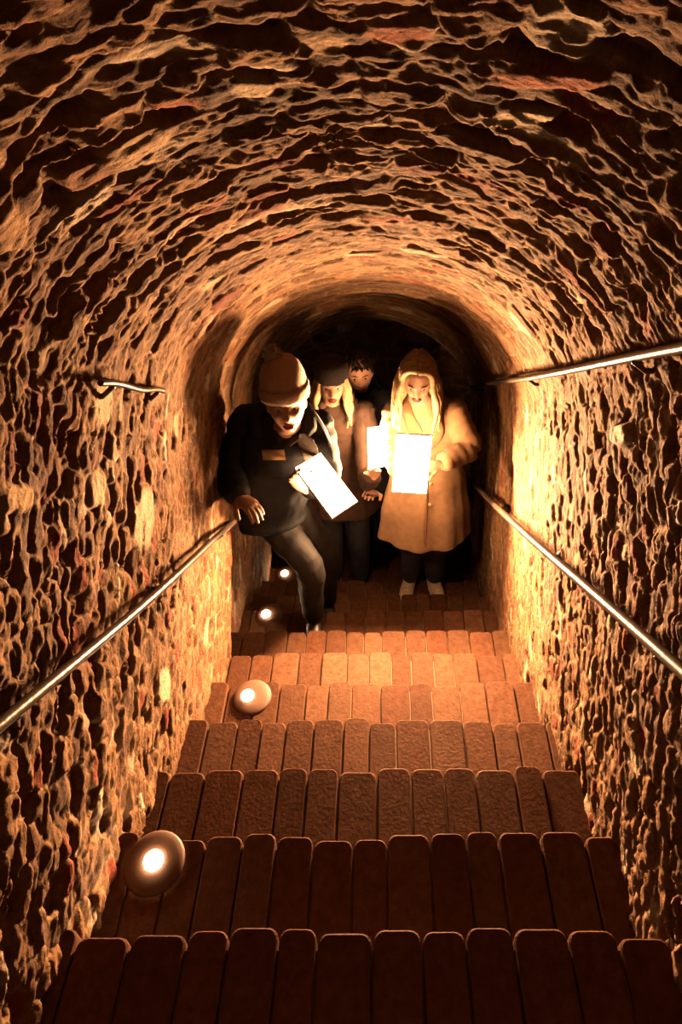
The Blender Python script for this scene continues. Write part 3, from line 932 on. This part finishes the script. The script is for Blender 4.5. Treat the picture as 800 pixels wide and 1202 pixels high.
hl = hand(J['wrL'], V3(.1, -.1, 0), V3(0, 0, 1), 1, .5, .9)
hr = hand(J['wrR'], P(440, 551, 3.58) - Vector(J['wrR']), V3(0, -1, .2), -1, .6, .9)
make_body(so, J, R, True, .97, (hl, hr))
face_parts(so, J, R, 'open', .97)
hair_long(so, J, R, M_BLOND, .24, 60, 8, vol=.9, top=.72)
knit_hat(so, J, R, M_DKNIT, .14, False, None, .99)
trousers(so, J, M_DENIM, (.095, .072, .058))
shoes(so, J, M_BSHOE, M_SOLE)
ch, pe, nb = Vector(J['chest']), Vector(J['pelvis']), Vector(J['neck'])
fused('brown_coat', [stube([nb + V3(0, .01, -.01), nb * .45 + ch * .55, ch, (ch + pe) / 2, pe, pe + V3(0, -.01, -.25)], [(.08, .07), (.16, .10), (.18, .125), (.175, .125), (.20, .145), (.225, .16)], xax=V3(1, 0, 0), seg=48, sub=6, fold=coatfold, flat=True),
                     ring_tube([onstep(-.395, 3.585, -1.79), onstep(-.25, 3.59, -1.75), onstep(-.115, 3.585, -1.79)], [.062, .07, .062], seg=16),
                     sleeve(J, 'shL', 'elL', 'wrL', .07, .062, .047, .02), sleeve(J, 'shR', 'elR', 'wrR', .07, .062, .047, .02)], M_BROWNC, so, .007, 2, (.008, 12, .5))
solid('collar', [ring_tube([nb + V3(math.cos(a) * .085, math.sin(a) * .075, .01 + .015 * math.sin(a)) for a in [PI * (i / 14) * 1.5 - PI * .25 for i in range(15)]], [.028] * 15, seg=12)], M_BROWNC, so)
# --- dark-haired man at the back -------------------------------------------
FOOT[0] = 11
to = thing('person', onstep(-.1, 3.9, -3.302), 'dark-haired person in black at the very back, face dimly red', 'person')
J = dict(sx=V3(1, 0, 0), head=onstep(-.125, 3.86, -1.675), neck=onstep(-.11, 3.91, -1.80), chest=onstep(-.09, 3.93, -2.0), pelvis=onstep(-.08, 3.94, -2.38),
         shL=onstep(-.275, 3.92, -1.885), shR=onstep(.085, 3.92, -1.885), elL=onstep(-.30, 3.88, -2.16), wrL=onstep(-.24, 3.72, -2.25), elR=onstep(.09, 3.86, -2.17), wrR=P(440, 580, 3.90),
         hiL=onstep(-.16, 3.94, -2.43), hiR=onstep(.01, 3.94, -2.43), knL=onstep(-.16, 3.88, -2.85), knR=onstep(.02, 3.88, -2.85),
         anL=onstep(-.16, 3.92, -3.22), anR=onstep(.02, 3.92, -3.22), toL=onstep(-.17, 3.78, -3.2), toR=onstep(.03, 3.78, -3.2))
R = basis(V3(.10, -.97, .06), V3(0, -.1, 1))
hr = hand(J['wrR'], P(435, 577, 3.82) - Vector(J['wrR']), V3(0, -.3, -1), 1, .7, 1.05)
hl = hand(J['wrL'], V3(.02, -.1, -.05), V3(0, 0, 1), 1, .5, 1)
make_body(to, J, R, False, 1.0, (hl, hr))
face_parts(to, J, R, 'shut', 1.0)
c = Vector(J['head'])
rr = random.Random(4); hp = [ellipsoid(c + R @ V3(0, -.020, .022), .082, .094, .108, R, 28, 20)]
for i in range(160):
    a = rr.uniform(0, 2 * PI); b = rr.uniform(.05, 1.15)
    d = V3(math.sin(a) * math.sin(b), math.cos(a) * math.sin(b), math.cos(b))
    p = c + R @ V3(d.x * .080, d.y * .094 - .016, d.z * .108 + .022)
    t = R @ V3(rr.uniform(-.5, .5), .9, -.4 * d.z - .1)
    hp.append(ring_tube([p, p + (R @ d) * .012 + t * .012, p + (R @ d) * .010 + t * .032], [.008, .007, .003], seg=6))
solid('hair', hp, M_DARKHAIR, to)
trousers(to, J, M_BLACKT)
shoes(to, J, M_BSHOE, M_BSHOE)
ch, pe, nb = Vector(J['chest']), Vector(J['pelvis']), Vector(J['neck'])
fused('jacket', [stube([nb + V3(0, .01, -.01), nb * .45 + ch * .55, ch, (ch + pe) / 2, pe, pe + V3(0, 0, -.14)], [(.085, .075), (.175, .11), (.195, .13), (.19, .13), (.20, .14), (.20, .14)], xax=V3(1, 0, 0), seg=40, sub=6, fold=jf),
                 ring_tube([onstep(-.255, 3.925, -1.895), onstep(-.095, 3.93, -1.85), onstep(.065, 3.925, -1.895)], [.07, .08, .07], seg=16),
                 sleeve(J, 'shL', 'elL', 'wrL', .075, .068, .05, .02), sleeve(J, 'shR', 'elR', 'wrR', .075, .068, .05, .02)], M_BLACK, to, .007, 2, (.007, 11, .6))
solid('collar', [ring_tube([nb + V3(math.cos(a) * .09, math.sin(a) * .08, .01 + .02 * math.sin(a)) for a in [PI * (i / 14) * 1.5 - PI * .25 for i in range(15)]], [.03] * 15, seg=12)], M_BLACK, to)

for e in list(bpy.data.objects):
    if '_o' in e: del e['_o']

# ------------------------------------------------------------------ world, camera, view
wd = bpy.data.worlds.new('world'); scene.world = wd; wd.use_nodes = True
wd.node_tree.nodes['Background'].inputs[0].default_value = (1.0, .6, .35, 1)
wd.node_tree.nodes['Background'].inputs[1].default_value = 0.0004

cam = bpy.data.cameras.new('camera'); co_ = bpy.data.objects.new('camera', cam); COL.objects.link(co_)
cam.sensor_fit = 'VERTICAL'; cam.sensor_height = 36.0; cam.lens = FPX / 1202 * 36.0
cam.shift_x = -(CX - 400) / 1202; cam.shift_y = -(601 - CY) / 1202
cam.clip_start = .02
co_.location = (0, 0, 0); co_.rotation_euler = (PI / 2 - SL, 0, 0)
scene.camera = co_
vs = scene.view_settings
vs.view_transform = 'Standard'; vs.look = 'None'; vs.gamma = 1; vs.use_curve_mapping = False; vs.exposure = 0.0
scene.cycles.use_denoising = True
scene.cycles.max_bounces = 4; scene.cycles.diffuse_bounces = 1
scene.cycles.sample_clamp_indirect = 0.25
